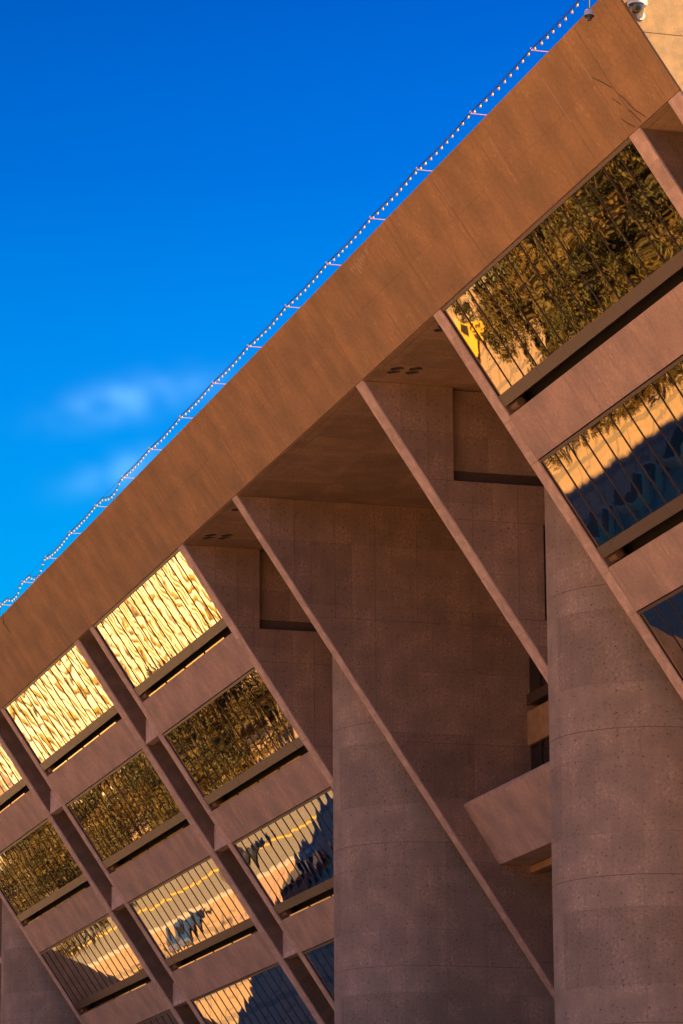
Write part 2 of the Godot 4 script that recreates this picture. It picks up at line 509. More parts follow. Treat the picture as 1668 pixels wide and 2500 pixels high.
func roof_and_fascia():
	var st := begin()
	prism(st, PackedVector2Array([Vector2(-0.045, TOP - 0.003), Vector2(slant(TOP - BEAM * CN, 0.045), TOP - BEAM * CN), Vector2(-45.0, TOP - BEAM * CN), Vector2(-45.0, TOP - 0.003)]), -129.0, 18.57)
	obj("roof_beam", st, M.core, building)
	var cols := [18.6, 17.85, 15.92, 15.22, 13.05, 8.6, 4.4, 0.0, -0.63, -4.2, -7.7, -8.36, -13.1, -17.9, -20.9, -22.75, -23.28, -26.8, -30.3, -30.95, -35.6, -40.3, -45.06, -45.62, -47.74, -48.5, -53.4, -58.3, -63.2, -63.76, -66.25, -66.9, -72.0, -77.0, -82.1, -90.0, -104.0, -120.0, -129.0]
	var mats := [M.precast, M.precast_b, M.precast_c]
	for k in cols.size() - 1:
		var a: float = cols[k + 1]
		var b: float = cols[k]
		var g := 0.004 if b - a > 1.5 else 0.008
		var mid: float = 1.41 + rng.randf_range(-0.02, 0.02)
		fpart("fascia_panel", mats[k % 3], building, a + g, b - g, 0.0, mid - 0.0015, -0.04, rng.randf_range(-0.003, 0.003))
		fpart("fascia_panel", mats[(k + 1) % 3], building, a + g, b - g, mid + 0.0015, BEAM, -0.04, rng.randf_range(-0.003, 0.003))
	apart("roof_deck", M.core, building, Vector3(-129.0, TOP - 0.002, -45.0), Vector3(18.57, TOP + 0.03, -0.35))
	# pale sealant in some of the joints and lime streaks
	for q in [[15.22, 0.02, 1.3, 0.02], [13.05, 0.35, 1.7, 0.02], [-20.9, 1.2, 2.4, 0.02], [4.4, 0.2, 1.1, 0.02], [8.6, 0.6, 1.9, 0.018], [-35.6, 0.5, 1.3, 0.02], [-58.3, 0.8, 1.6, 0.02]]:
		fpart("joint_sealant", M.seal, building, q[0] - q[3] * 0.5, q[0] + q[3] * 0.5, q[1], q[2], -0.03, 0.005)
	for q in [[-3.75, 0.22, 0.42], [-3.3, 0.22, 0.60], [-2.92, 0.2, 0.46], [-2.52, 0.22, 0.36], [-2.12, 0.18, 0.36], [-3.5, 0.26, 0.38], [-3.1, 0.3, 0.52], [-2.72, 0.24, 0.40]]:
		fpart("lime_streak", M.lime, building, q[0] - 0.05, q[0] + 0.04, q[1], q[2], -0.02, 0.004)
	var cracks := [[[15.3, 1.26], [15.49, 1.43], [15.64, 1.56], [15.73, 1.66], [15.86, 1.8]], [[15.93, 1.99], [16.06, 2.16], [16.15, 2.41], [16.24, 2.62], [16.38, 2.76], [16.5, 2.92]], [[15.9, 2.44], [16.0, 2.55], [16.1, 2.76], [16.15, 2.91]], [[15.56, 1.97], [15.67, 2.13], [15.78, 2.26]], [[15.38, 2.5], [15.53, 2.71], [15.78, 2.92]]]
	for c in cracks:
		var cs := begin()
		for k in c.size() - 1:
			var a := Vector2(c[k][0], c[k][1])
			var b := Vector2(c[k + 1][0], c[k + 1][1])
			var e := (b - a).orthogonal().normalized()
			var w0 := 0.006 + 0.016 * sin(PI * (k + 0.3) / c.size())
			var w1 := 0.006 + 0.016 * sin(PI * (k + 1.2) / c.size())
			var p := [a + e * w0, a - e * w0, b - e * w1, b + e * w1]
			quad(cs, pf(p[0].x, p[0].y, 0.006), pf(p[1].x, p[1].y, 0.006), pf(p[2].x, p[2].y, 0.006), pf(p[3].x, p[3].y, 0.006), Vector3(0, -SN, CN), Vector2.ZERO, Vector2.ZERO, Vector2.ZERO, Vector2.ZERO)
		obj("crack", cs, M.joint, building)
	# soffit plates with a drip groove
	var ys := TOP - BEAM * CN
	for s in [[-30.3, -23.25], [-22.72, -8.38], [-7.7, -0.6], [15.9, 17.83], [-47.75, -45.62], [-66.25, -63.74], [-89.7, -82.65], [-104.0, -90.3]]:
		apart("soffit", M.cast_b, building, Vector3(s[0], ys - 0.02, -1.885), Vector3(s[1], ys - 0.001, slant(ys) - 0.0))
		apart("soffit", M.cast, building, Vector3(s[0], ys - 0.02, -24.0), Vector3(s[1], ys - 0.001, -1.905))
	for p in [[-6.13, -2.29], [-6.02, -2.85], [-6.51, -2.29], [-6.43, -2.85], [-28.6, -2.29], [-28.5, -2.85], [-29.0, -2.29], [-28.9, -2.85], [17.3, -2.35], [-1.9, -2.3], [-1.5, -2.3], [-24.6, -2.2]]:
		downlight(Vector3(p[0], ys - 0.02, p[1]))

func downlight(o: Vector3):
	var d := part("recessed_light", building)
	var st := begin()
	lathe(st, o, [Vector2(0.15, -0.002), Vector2(0.17, -0.03), Vector2(0.20, -0.025), Vector2(0.205, 0.0)], 20)
	obj("trim_ring", st, M.bronze, d)
	st = begin()
	lathe(st, o, [Vector2(0.0, -0.006), Vector2(0.155, -0.006)], 20)
	obj("lens", st, M.dark, d)

func bay(u0: float, u1: float, rows: int):
	var n := 14
	var w := (u1 - u0 - 0.04) / n
	fpart("bay_core", M.dark, building, u0, u1, BEAM, 41.0, -7.0, -0.75)
	var panes := []
	for v in 9:
		panes.append(pane_mesh(w - 0.006, 2.885, 100 + v * 13 + int(absf(u0))))
	var mats := [M.spandrel, M.spandrel_b, M.spandrel]
	for k in rows:
		var s := k * STOREY
		var win := part("window", building)
		win.position = pf(u0 + 0.02, 3.10 + s, -0.075)
		# children of the window are laid out in the window's own frame
		var fr := Basis(Vector3.RIGHT, Vector3(0, CN, SN), Vector3(0, -SN, CN))
		win.basis = fr
		for q in n:
			var p := inst("pane", panes[rng.randi() % 9], M.glass, win)
			p.position = Vector3((q + 0.5) * w, -1.4475, 0.0)
			p.rotation = Vector3(rng.randf_range(-0.001, 0.001), rng.randf_range(-0.0022, 0.0022), 0)
		var mb := begin()
		box_on(mb, Vector3.ZERO, Vector3.RIGHT, Vector3.UP, Vector3.BACK, -0.016, 0.016, -2.895, 0.0, -0.06, 0.02)
		var mm := mb.commit()
		for q in range(1, n):
			inst("mullion", mm, M.mullion, win).position = Vector3(q * w, 0, 0)
		var fb := begin()
		box_on(fb, Vector3.ZERO, Vector3.RIGHT, Vector3.UP, Vector3.BACK, -0.02, n * w + 0.02, 0.0, 0.095, -0.2, 0.045)
		obj("head_frame", fb, M.bronze, win)
		for e in [-0.02, n * w]:
			var sb := begin()
			box_on(sb, Vector3.ZERO, Vector3.RIGHT, Vector3.UP, Vector3.BACK, e, e + 0.02, -2.895, 0.0, -0.1, 0.03)
			obj("side_frame", sb, M.mullion, win)
		var edges := [0, 1, 3, 5, 7, 9, 11, 13, 14]
		for q in edges.size() - 1:
			var pb := begin()
			box_on(pb, Vector3.ZERO, Vector3.RIGHT, Vector3.UP, Vector3.BACK, edges[q] * w + 0.005, edges[q + 1] * w - 0.005, -3.245, -2.895, -0.35, 0.05 + rng.randf_range(-0.003, 0.003))
			obj("sill_panel", pb, M.bronze, win)
		var duct := begin()
		tube(duct, Vector3(0.05, -3.38, -0.2), Vector3(0.62, -3.38, -0.2), 0.13, 0.13, 12)
		obj("duct_end", duct, M.core, win)
		# concrete band under the window
		fpart("spandrel_panel", mats[k % 3], building, u0 + 0.012, u1 - 0.012, 6.64 + s, 8.115 + s, -0.3, -0.004)
		if u0 < -20.0:
			var m := 4
			var sw := (u1 - u0 - 2.2) / m
			for q in m:
				var bs := begin()
				box_on(bs, Vector3.ZERO, Vector3.RIGHT, Vector3.UP, Vector3.BACK, 0.0, sw - 0.25, -0.026, 0.026, -0.1, 0.0)
				var strip := obj("brass_strip", bs, M.brass, building)
				strip.transform = Transform3D(fr * Basis(Vector3.RIGHT, -deg_to_rad(0.6 + 1.55 * k)), pf(u0 + 1.4 + q * sw, 6.606 + s, 0.01))
	var sb2 := rows * STOREY
	fpart("base_wall", M.precast, building, u0 + 0.012, u1 - 0.012, BEAM + 0.03 + sb2, 41.0, -0.3, -0.004)

func pane_mesh(w: float, h: float, sd: int) -> ArrayMesh:
	# slightly bowed and rippled sheet of glass
	var nz := FastNoiseLite.new()
	nz.seed = sd
	nz.frequency = 0.55
	nz.fractal_octaves = 2
	var r := RandomNumberGenerator.new()
	r.seed = sd
	var amp := r.randf_range(0.25, 1.5)
	var bow := r.randf_range(0.001, 0.005) * (1.0 if r.randf() < 0.75 else -0.5)
	var bow_y := r.randf_range(-0.0015, 0.002)
	var nx := 5
	var ny := 12
	var st := begin()
	var P := []
	var Nn := []
	for j in ny + 1:
		for i in nx + 1:
			var x := (float(i) / nx - 0.5)
			var y := (float(j) / ny - 0.5)
			var tx := bow * 2.0 * x + 0.0036 * amp * nz.get_noise_2d(x * 1.6 * w, y * h * 1.5)
			var ty := bow_y * 2.0 * y + 0.002 * nz.get_noise_2d(x * w * 2.0 + 50.0, y * h)
			P.append(Vector3(x * w, y * h, -bow * w * x * x * 0.5))
			Nn.append(Vector3(tx, ty, 1.0).normalized())
	for j in ny:
		for i in nx:
			var a := j * (nx + 1) + i
			var ids := [a, a + 1, a + nx + 2, a, a + nx + 2, a + nx + 1]
			for t in [0, 3]:
				tri(st, P[ids[t]], P[ids[t + 1]], P[ids[t + 2]], Vector2(P[ids[t]].x, P[ids[t]].y), Vector2(P[ids[t + 1]].x, P[ids[t + 1]].y), Vector2(P[ids[t + 2]].x, P[ids[t + 2]].y), Nn[ids[t]], Nn[ids[t + 1]], Nn[ids[t + 2]])
	st.generate_tangents()
	return st.commit()

func rib_face(parent: Node3D, u0: float, u1: float, cuts: Array):
	for k in cuts.size() - 1:
		fpart("face_piece", M.rib, parent, u0 + rng.randf_range(0.0, 0.006), u1 - rng.randf_range(0.0, 0.006), cuts[k] + 0.005, cuts[k + 1] - 0.005, -0.05, rng.randf_range(-0.003, 0.003))

func bay_cuts() -> Array:
	var c := [BEAM + 0.012]
	for k in 7:
		c.append(6.74 + k * STOREY)
		c.append(8.13 + k * STOREY)
	return c

func slot_rib(u0: float, u1: float):
	var rib := part("rib", building)
	fpart("rib_web", M.core, rib, u0 + 0.003, u1 - 0.003, BEAM + 0.003, 41.0, -7.0, -0.05)  # same concrete in a darker colour, painting the shade inside the slot
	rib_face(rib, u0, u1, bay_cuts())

func slot(u0: float, u1: float):
	fpart("slot_back_wall", M.core, building, u0, u1, BEAM + 0.003, 41.0, -4.2, -3.6)  # dark core colour stands for slot shade here too
	for k in 7:
		var s := 8.06 + k * STOREY
		var yb := TOP - s * CN
		var zb := -s * SN
		apart("floor_beam", M.rib, building, Vector3(u0 + 0.003, yb, zb - 0.35), Vector3(u1 - 0.003, yb + 1.05, zb - 0.02))
		apart("floor_slab", M.cast_b, building, Vector3(u0 + 0.003, yb + 0.012, zb - 5.0), Vector3(u1 - 0.003, yb + 0.3, zb - 0.36))

func end_wall():
	# sunlit end of the building
	var rows := [[33.32, TOP, -44.0, [-4.0, -9.0]], [29.0, 33.31, -44.0, [-6.0]], [24.7, 29.0, -44.0, []], [0.0, 24.7, -44.0, []]]
	wall_rows(building, 18.5, 18.62, rows, [M.rough], 0.004)
	var st := begin()
	prism(st, leaning(-44.0, 0.0, TOP - 0.01, 0.08), 17.9, 18.52)
	obj("end_wall_core", st, M.core, building)

func pier(uc: float, r: float, zc: float):
	var p := part("round_pier", building)
	var zb := -24.0
	var ys := [0.0, 7.65, 11.95, 16.15, 20.4, 24.65, TOP - BEAM * CN - 0.022]
	for k in ys.size() - 1:
		var prof := []   # (x, z, nx, nz)
		prof.append([r, zb, 1.0, 0.0])
		prof.append([r, zc, 1.0, 0.0])
		var nseg := 40
		var notch := [10, 27]
		for q in nseg + 1:
			var t := PI * q / nseg
			var c := cos(t)
			var s := sin(t)
			if q in notch:
				for e in [[-0.004, 0.0], [0.0, -0.012], [0.004, 0.0]]:
					var tt: float = t + e[0]
					var rr: float = r + e[1]
					prof.append([rr * cos(tt), zc + rr * sin(tt), c, s])
			else:
				prof.append([r * c, zc + r * s, c, s])
		prof.append([-r, zb, -1.0, 0.0])
		var st := begin()
		var run := 0.0
		for q in prof.size() - 1:
			var a: Array = prof[q]
			var b: Array = prof[q + 1]
			var l := Vector2(a[0], a[1]).distance_to(Vector2(b[0], b[1]))
			var y0: float = ys[k] + 0.007
			var y1: float = ys[k + 1] - 0.007
			var A := Vector3(uc + a[0], y0, a[1])
			var B := Vector3(uc + b[0], y0, b[1])
			var Cc := Vector3(uc + b[0], y1, b[1])
			var D := Vector3(uc + a[0], y1, a[1])
			var na := Vector3(a[2], 0, a[3])
			var nb := Vector3(b[2], 0, b[3])
			tri(st, A, B, Cc, Vector2(run, -y0), Vector2(run + l, -y0), Vector2(run + l, -y1), na, nb, nb)
			tri(st, A, Cc, D, Vector2(run, -y0), Vector2(run + l, -y1), Vector2(run, -y1), na, nb, na)
			if q > 0 and q < prof.size() - 2:
				for e in [[y1, Vector3.UP], [y0, Vector3.DOWN]]:
					tri(st, Vector3(uc, e[0], zc), Vector3(A.x, e[0], A.z), Vector3(B.x, e[0], B.z), Vector2.ZERO, Vector2.ZERO, Vector2.ZERO, e[1], e[1], e[1])
			run += l
		obj("pier_section", st, M.pier if k % 2 == 0 else M.pier_b, p)
	var cs := begin()
	lathe(cs, Vector3(uc, 0, zc), [Vector2(r - 0.02, 0.0), Vector2(r - 0.02, 31.9)], 48)
	abox(cs, Vector3(uc - r + 0.02, 0.0, zb), Vector3(uc + r - 0.02, 31.9, zc))
	obj("pier_core", cs, M.joint, p)
	# tie holes, their inner shade painted as dark discs
	var hs := begin()
	for y in steps(9.1, 31.5, 0.652):
		for t in steps(0.13, 3.0, 0.26):
			if rng.randf() < 0.15:
				continue
			var n := Vector3(cos(t), 0, sin(t))
			disc(hs, Vector3(uc, y, zc) + n * (r + 0.002), n, rng.randf_range(0.016, 0.028))
		for z in steps(zc - 0.4, -22.0, -0.76):
			if rng.randf() > 0.15:
				disc(hs, Vector3(uc + r + 0.002, y, z), Vector3.RIGHT, rng.randf_range(0.016, 0.028))
	obj("tie_hole_shade_discs", hs, M.hole_shade, p).set_meta("kind", "stuff")

func tower_wall(u0: float, u1: float, rows: Array, inset: float, recessed: bool):
	var w := part("tower_wall", building)
	var ys := TOP - BEAM * CN - 0.022
	var st := begin()
	prism(st, leaning(-24.0, 0.0, ys, 0.05), u0 + 0.003, u1 - inset)
	obj("wall_core", st, M.core, w)
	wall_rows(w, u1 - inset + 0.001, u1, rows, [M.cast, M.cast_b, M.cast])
	var cuts := [BEAM + 0.012]
	var c := BEAM + 0.012
	while c < 40.0:
		c += rng.randf_range(1.55, 2.75)
		cuts.append(c)
	rib_face(w, u0, u1, cuts)
	if recessed:
		var rp := begin()
		prism(rp, PackedVector2Array([Vector2(-4.58, 29.36), Vector2(-20.0, 29.36), Vector2(-20.0, ys), Vector2(-4.58, ys)]), u1 - inset + 0.002, u1 - inset + 0.12)
		obj("recessed_panel", rp, M.cast_b, w)
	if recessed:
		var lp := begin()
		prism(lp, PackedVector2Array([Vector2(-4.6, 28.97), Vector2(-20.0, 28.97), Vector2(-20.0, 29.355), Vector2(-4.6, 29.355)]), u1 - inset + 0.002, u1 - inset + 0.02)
		obj("niche_shade_panel", lp, M.niche_shade, w)  # flat dark panel painted as the shade of a deeper opening
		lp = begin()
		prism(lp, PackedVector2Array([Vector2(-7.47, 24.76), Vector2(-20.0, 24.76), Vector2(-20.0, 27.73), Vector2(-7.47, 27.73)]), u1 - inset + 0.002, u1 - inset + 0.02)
		obj("niche_shade_panel", lp, M.niche_shade, w)  # painted shade of the tall opening beside the pier
	tie_hole_discs(w, u1, steps(-2.67, -20.0, -0.727), steps(8.0, 31.8, 0.652), func(z, y):
		if z > slant(y) - 0.25:
			return false
		if recessed and y > 28.85 and z < -4.5:
			return false
		if recessed and y < 27.8 and y > 24.7 and z < -7.35:
			return false
		return true)

func stair_tower(a0: float, a1: float, b0: float, b1: float, c0: float, c1: float, d0: float):
	var ys := TOP - BEAM * CN - 0.022
	var v := [-3.76, -5.16, -6.63]
	var rec := [[28.96, ys, -4.58, [-3.76]], [27.75, 28.96, -24.0, [-5.16, -6.63]], [24.74, 27.75, -7.45, [-5.16, -6.63]], [23.5, 24.74, -24.0, []], [19.3, 23.5, -24.0, []], [15.0, 19.3, -24.0, []], [0.0, 15.0, -24.0, []]]
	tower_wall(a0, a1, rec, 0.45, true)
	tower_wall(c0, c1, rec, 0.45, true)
	var flat := [[27.82, ys, -24.0, [-3.76, -5.21, -6.65, -8.16]], [23.63, 27.82, -24.0, [-6.65]], [20.45, 23.63, -24.0, []], [16.2, 20.45, -24.0, []], [11.9, 16.2, -24.0, []], [0.0, 11.9, -24.0, []]]
	tower_wall(b0, b1, flat, 0.06, false)
	pier((a1 + b0) * 0.5, 2.8, -9.2)
	pier((c1 + d0) * 0.5, 2.8, -9.2)
	apart("tower_back_wall", M.cast, building, Vector3(a1, 0, -24.2), Vector3(d0, ys, -23.9))
	# window wall deep between the two middle walls
	var x0 := b1 + 0.003
	var x1 := c0 - 0.003
	var z := -12.12
	apart("infill_wall", M.cast, building, Vector3(x0, 28.2, z - 0.4), Vector3(x1, ys, z))
	for row in [[25.47, 28.2], [21.2, 23.66]]:
		var win := part("window", building)
		var n := 12
		var w := (x1 - x0) / n
		for q in n:
			apart("pane", M.inner_glass, win, Vector3(x0 + q * w, row[0], z - 0.12), Vector3(x0 + (q + 1) * w - 0.01, row[1], z - 0.1))
			apart("mullion", M.mullion, win, Vector3(x0 + (q + 1) * w - 0.05, row[0], z - 0.1), Vector3(x0 + (q + 1) * w - 0.005, row[1], z - 0.05))
		for q in 6:
			apart("sill_panel", M.bronze, win, Vector3(x0 + q * w * 2.0 + 0.005, row[0] - 0.37, z - 0.3), Vector3(x0 + (q + 1) * w * 2.0 - 0.005, row[0] - 0.002, z + 0.02))
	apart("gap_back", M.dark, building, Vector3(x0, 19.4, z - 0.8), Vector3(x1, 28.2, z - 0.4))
	for q in 10:
		var w2 := (x1 - x0) / 10.0
		apart("timber_panel", M.wood, building, Vector3(x0 + q * w2, 23.67, z - 0.3), Vector3(x0 + (q + 1) * w2 - 0.006, 24.86, z + 0.01))
	apart("lintel", M.precast_b, building, Vector3(x0, 19.24, z - 0.3), Vector3(x1, 19.49, z + 0.02))
	apart("deck_slab", M.core, building, Vector3(x0, 19.5, -23.8), Vector3(x1, 19.7, z - 0.81))
	var bst := begin()
	prism(bst, PackedVector2Array([Vector2(-9.78, 21.42), Vector2(-9.74, 21.50), Vector2(-9.78, 21.57), Vector2(-9.88, 21.60), Vector2(-10.02, 21.56), Vector2(-11.12, 19.86), Vector2(-12.09, 19.86), Vector2(-12.09, 19.51), Vector2(-11.01, 19.5)]), x0, x1)
	obj("balcony", bst, M.spandrel_b, building)

func far_tower():
	var ys := TOP - BEAM * CN - 0.022
	pier(-86.2, 2.8, -9.2)
	var rows := [[24.7, ys, -24.0, []], [20.4, 24.7, -24.0, []], [16.2, 20.4, -24.0, []], [0.0, 16.2, -24.0, []]]
	tower_wall(-90.3, -89.7, rows, 0.06, false)
	tower_wall(-104.6, -104.0, rows, 0.06, false)
	apart("tower_back_wall", M.cast, building, Vector3(-104.0, 0, -24.2), Vector3(-82.65, ys, -23.9))
	fpart("wing_wall", M.precast, building, -129.0, -104.7, BEAM + 0.003, 41.0, -7.0, -0.02)
	apart("building_block", M.core, building, Vector3(-129.0, 0, -45.0), Vector3(17.8, TOP - BEAM * CN - 0.004, -24.3))

# ---------------------------------------------------------------- lights and cameras on the roof edge
func string_lights():
	var t := thing("string_lights", "festoon string lights hung from brackets along the roof edge", "string lights")
	var us := [18.35, 13.95, 9.14, 4.47, 0.06, -4.4, -8.9, -13.4, -17.9, -22.36, -26.8, -31.0, -35.5, -40.0, -44.43, -48.97, -53.46, -58.0, -62.5]
	var sag := [0.06, 0.05, 0.06, 0.05, 0.06, 0.05, 0.07, 0.06, 0.05, 0.06, 0.05, 0.22, 0.06, 0.10, 0.34, 0.26, 0.12, 0.1]
	var bz := 0.40
	var by := TOP + 0.085
	var arm := begin()
	tube(arm, Vector3(0, TOP + 0.05, -0.35), Vector3(0, TOP + 0.05, bz), 0.010, 0.010, 6)
	tube(arm, Vector3(0, TOP + 0.02, -0.35), Vector3(0, TOP + 0.05, -0.35), 0.05, 0.05, 8)
	for k in 10:
		var a0 := TAU * k / 10
		var a1 := TAU * (k + 1) / 10
		tube(arm, Vector3(0, TOP + 0.09 + 0.025 * sin(a0), bz + 0.025 * cos(a0)), Vector3(0, TOP + 0.09 + 0.025 * sin(a1), bz + 0.025 * cos(a1)), 0.008, 0.008, 5, false)
	var am := arm.commit()
	var copper := plain(lin(0.72, 0.36, 0.30), 0.55, 0.2)
	for u in us:
		inst("bracket", am, copper, t).position = Vector3(u, 0, 0)
	var sk := begin()
	lathe(sk, Vector3.ZERO, [Vector2(0.0, 0.0), Vector2(0.018, -0.002), Vector2(0.021, -0.048), Vector2(0.0, -0.049)], 8)
	var sm := sk.commit()
	var bk := begin()
	lathe(bk, Vector3.ZERO, [Vector2(0.017, -0.045), Vector2(0.025, -0.065), Vector2(0.029, -0.088), Vector2(0.024, -0.11), Vector2(0.010, -0.124), Vector2(0.0, -0.126)], 10)
	var bm := bk.commit()
	var glass := plain(lin(0.92, 0.70, 0.28), 0.25)
	glass.backlight_enabled = true
	glass.backlight = Color(0.8, 0.6, 0.3)
	var black := plain(lin(0.012, 0.011, 0.01), 0.6)
	var wire := begin()
	var cable := begin()
	for k in us.size() - 1:
		var a: float = us[k]
		var b: float = us[k + 1]
		tube(cable, Vector3(a, by, bz), Vector3(b, by, bz), 0.006, 0.006, 5, false)
		var nb := 10
		var prev := Vector3(a, by, bz)
		for q in nb + 1:
			var f := float(q) / nb
			var drop: float = sag[k] * 4.0 * f * (1.0 - f)
			if sag[k] > 0.2:
				drop = sag[k] * smoothstep(0.0, 0.3, f) * (1.0 - smoothstep(0.45, 0.75, f))
			var p := Vector3(lerpf(a, b, f), by - drop, bz - drop * 0.15)
			if q > 0:
				tube(wire, prev, p, 0.011, 0.011, 5, false)
			prev = p
			if q < nb:
				var bulb := inst("bulb", bm, glass, t)
				bulb.position = Vector3(lerpf(a, b, f + 0.35 / nb), by - drop, bz - drop * 0.15)
				bulb.rotation = Vector3(rng.randf_range(-0.15, 0.15), 0, rng.randf_range(-0.15, 0.15))
				inst("socket", sm, black, bulb)
	# loose tail that hangs down over the fascia
	var tail := [Vector3(-53.46, by, bz), Vector3(-53.45, TOP - 0.45, 0.30), Vector3(-53.42, TOP - 0.75, 0.28), Vector3(-53.3, TOP - 1.15, 0.02)]
	for k in tail.size() - 1:
		tube(wire, tail[k], tail[k + 1], 0.01, 0.01, 5, false)
	var tb := inst("bulb", bm, glass, t)
	tb.position = Vector3(-53.43, TOP - 0.72, 0.3)
	tb.rotation = Vector3(0.9, 0, 0)
	inst("socket", sm, black, tb)
	obj("wire", wire, black, t)
	obj("support_cable", cable, plain(lin(0.05, 0.05, 0.06), 0.5, 0.6), t)

func dome_cameras():
	var white := plain(lin(0.62, 0.60, 0.60), 0.45)
	var black := plain(lin(0.02, 0.02, 0.02), 0.3)
	var smoke := plain(lin(0.03, 0.028, 0.028), 0.06)
	smoke.clearcoat_enabled = true
	smoke.clearcoat = 1.0
	smoke.clearcoat_roughness = 0.03
	var pipe := plain(lin(0.16, 0.22, 0.28), 0.4, 0.5)
	var a := thing("dome_camera", "small white dome camera hanging from a pipe in front of the fascia", "security camera", Vector3(17.571, 34.03, 0.2))
	var st := begin()
	lathe(st, Vector3.ZERO, [Vector2(0.0, 0.142), Vector2(0.09, 0.138), Vector2(0.112, 0.12), Vector2(0.118, 0.02), Vector2(0.122, -0.01)], 24)
	obj("housing", st, white, a)
	st = begin()
	lathe(st, Vector3.ZERO, [Vector2(0.122, -0.01), Vector2(0.118, -0.03), Vector2(0.085, -0.06)], 24)
	obj("collar", st, black, a)
	st = begin()
	var pr := []
	for k in 9:
		var t := PI * 0.5 * k / 8
		pr.append(Vector2(0.08 * cos(t), -0.06 - 0.085 * sin(t)))
	lathe(st, Vector3.ZERO, pr, 24)
	obj("dome", st, smoke, a)
	st = begin()
	tube(st, Vector3(0, 0.13, 0), Vector3(0.03, 0.62, 0), 0.022, 0.022, 10)
	tube(st, Vector3(0.03, 0.62, 0.02), Vector3(0.03, 0.62, -0.9), 0.022, 0.022, 10)
	tube(st, Vector3(0.03, 0.62, -0.88), Vector3(0.03, 0.38, -0.88), 0.022, 0.03, 10)
	obj("pipe", st, pipe, a)
	var b := thing("dome_camera", "large white dome camera on a bracket at the sunlit end wall", "security camera", Vector3(19.0, 33.88, -0.46))
	st = begin()
	lathe(st, Vector3.ZERO, [Vector2(0.0, 0.5), Vector2(0.12, 0.48), Vector2(0.2, 0.4), Vector2(0.215, 0.3), Vector2(0.215, -0.02), Vector2(0.205, -0.05), Vector2(0.18, -0.055)], 28)
	obj("housing", st, white, b)
	st = begin()
	pr = []
	for k in 10:
		var t := PI * 0.5 * k / 9
		pr.append(Vector2(0.175 * cos(t), -0.055 - 0.22 * sin(t)))
	lathe(st, Vector3.ZERO, pr, 28)
	obj("dome", st, smoke, b)
	st = begin()
	abox(st, Vector3(-0.30, -0.02, -0.30), Vector3(-0.02, 0.4, -0.16))
	obj("back_box", st, white, b)
	st = begin()
	tube(st, Vector3(-0.1, 0.05, -0.24), Vector3(-0.37, -0.16, -0.26), 0.05, 0.06, 10)
	tube(st, Vector3(-0.355, -0.16, -0.26), Vector3(-0.38, -0.16, -0.26), 0.11, 0.11, 14)
	obj("wall_bracket", st, white, b)

# ---------------------------------------------------------------- what the glass mirrors
func leaf_mesh(sd: int, h: float, r: float, count: int, low: float) -> ArrayMesh:
	var g := RandomNumberGenerator.new()
	g.seed = sd
	var st := begin()
	var clumps := []
	for k in 70:
		var t := g.randf() * TAU
		var f := pow(g.randf(), 0.5)
		var y := g.randf()
		var rr := r * f * (0.35 + 0.9 * sin(PI * clampf(0.12 + 0.8 * y, 0.0, 1.0)))
		clumps.append([Vector3(cos(t) * rr, lerpf(low, h, y), sin(t) * rr), g.randf_range(0.5, 1.1), g.randf_range(0.0, 1.0)])
	for k in count:
		var c: Array = clumps[g.randi() % clumps.size()]
		var o: Vector3 = c[0] + Vector3(g.randfn(), g.randfn() * 0.8, g.randfn()) * c[1] * 0.5
		var n := Vector3(g.randfn(), g.randfn() + 0.6, g.randfn()).normalized()
		var x := n.cross(Vector3(g.randfn(), g.randfn(), g.randfn())).normalized()
		var y := n.cross(x)
		var s := g.randf_range(0.10, 0.24)
		var m: float = clampf(c[2] + g.randf_range(-0.3, 0.3), 0.0, 1.0)
		st.set_color(Color(0.04, 0.042, 0.010).lerp(Color(0.15, 0.09, 0.018), m))
		tri(st, o - x * s, o + y * s * 0.6, o + x * s, Vector2.ZERO, Vector2.ZERO, Vector2.ZERO, n, n, n)
		tri(st, o - x * s, o + x * s, o - y * s * 0.6, Vector2.ZERO, Vector2.ZERO, Vector2.ZERO, n, n, n)
	return st.commit()

func trunk_mesh(sd: int, h: float) -> ArrayMesh:
	var g := RandomNumberGenerator.new()
	g.seed = sd
	var st := begin()
	var a := Vector3.ZERO
	var r := 0.22
	for k in 5:
		var b := a + Vector3(g.randf_range(-0.25, 0.25), h / 6.0, g.randf_range(-0.25, 0.25))
		tube(st, a, b, r, r * 0.8, 7, false)
		if k > 0:
			for q in 3:
				var t := g.randf() * TAU
				tube(st, b, b + Vector3(cos(t) * g.randf_range(1.2, 2.6), g.randf_range(0.8, 2.0), sin(t) * g.randf_range(1.2, 2.6)), r * 0.5, 0.03, 5, false)
		a = b
		r *= 0.8
	return st.commit()

func tree(at: Vector3, label: String, v: Dictionary, turn: float, sc: float):
	var t := thing("street_tree", label, "tree", at, turn, "autumn trees mirrored in the windows")
	t.scale = Vector3(sc, sc, sc)
	inst("trunk", v.trunk, M.bark, t)
	inst("crown", v.crown, M.leaf, t)

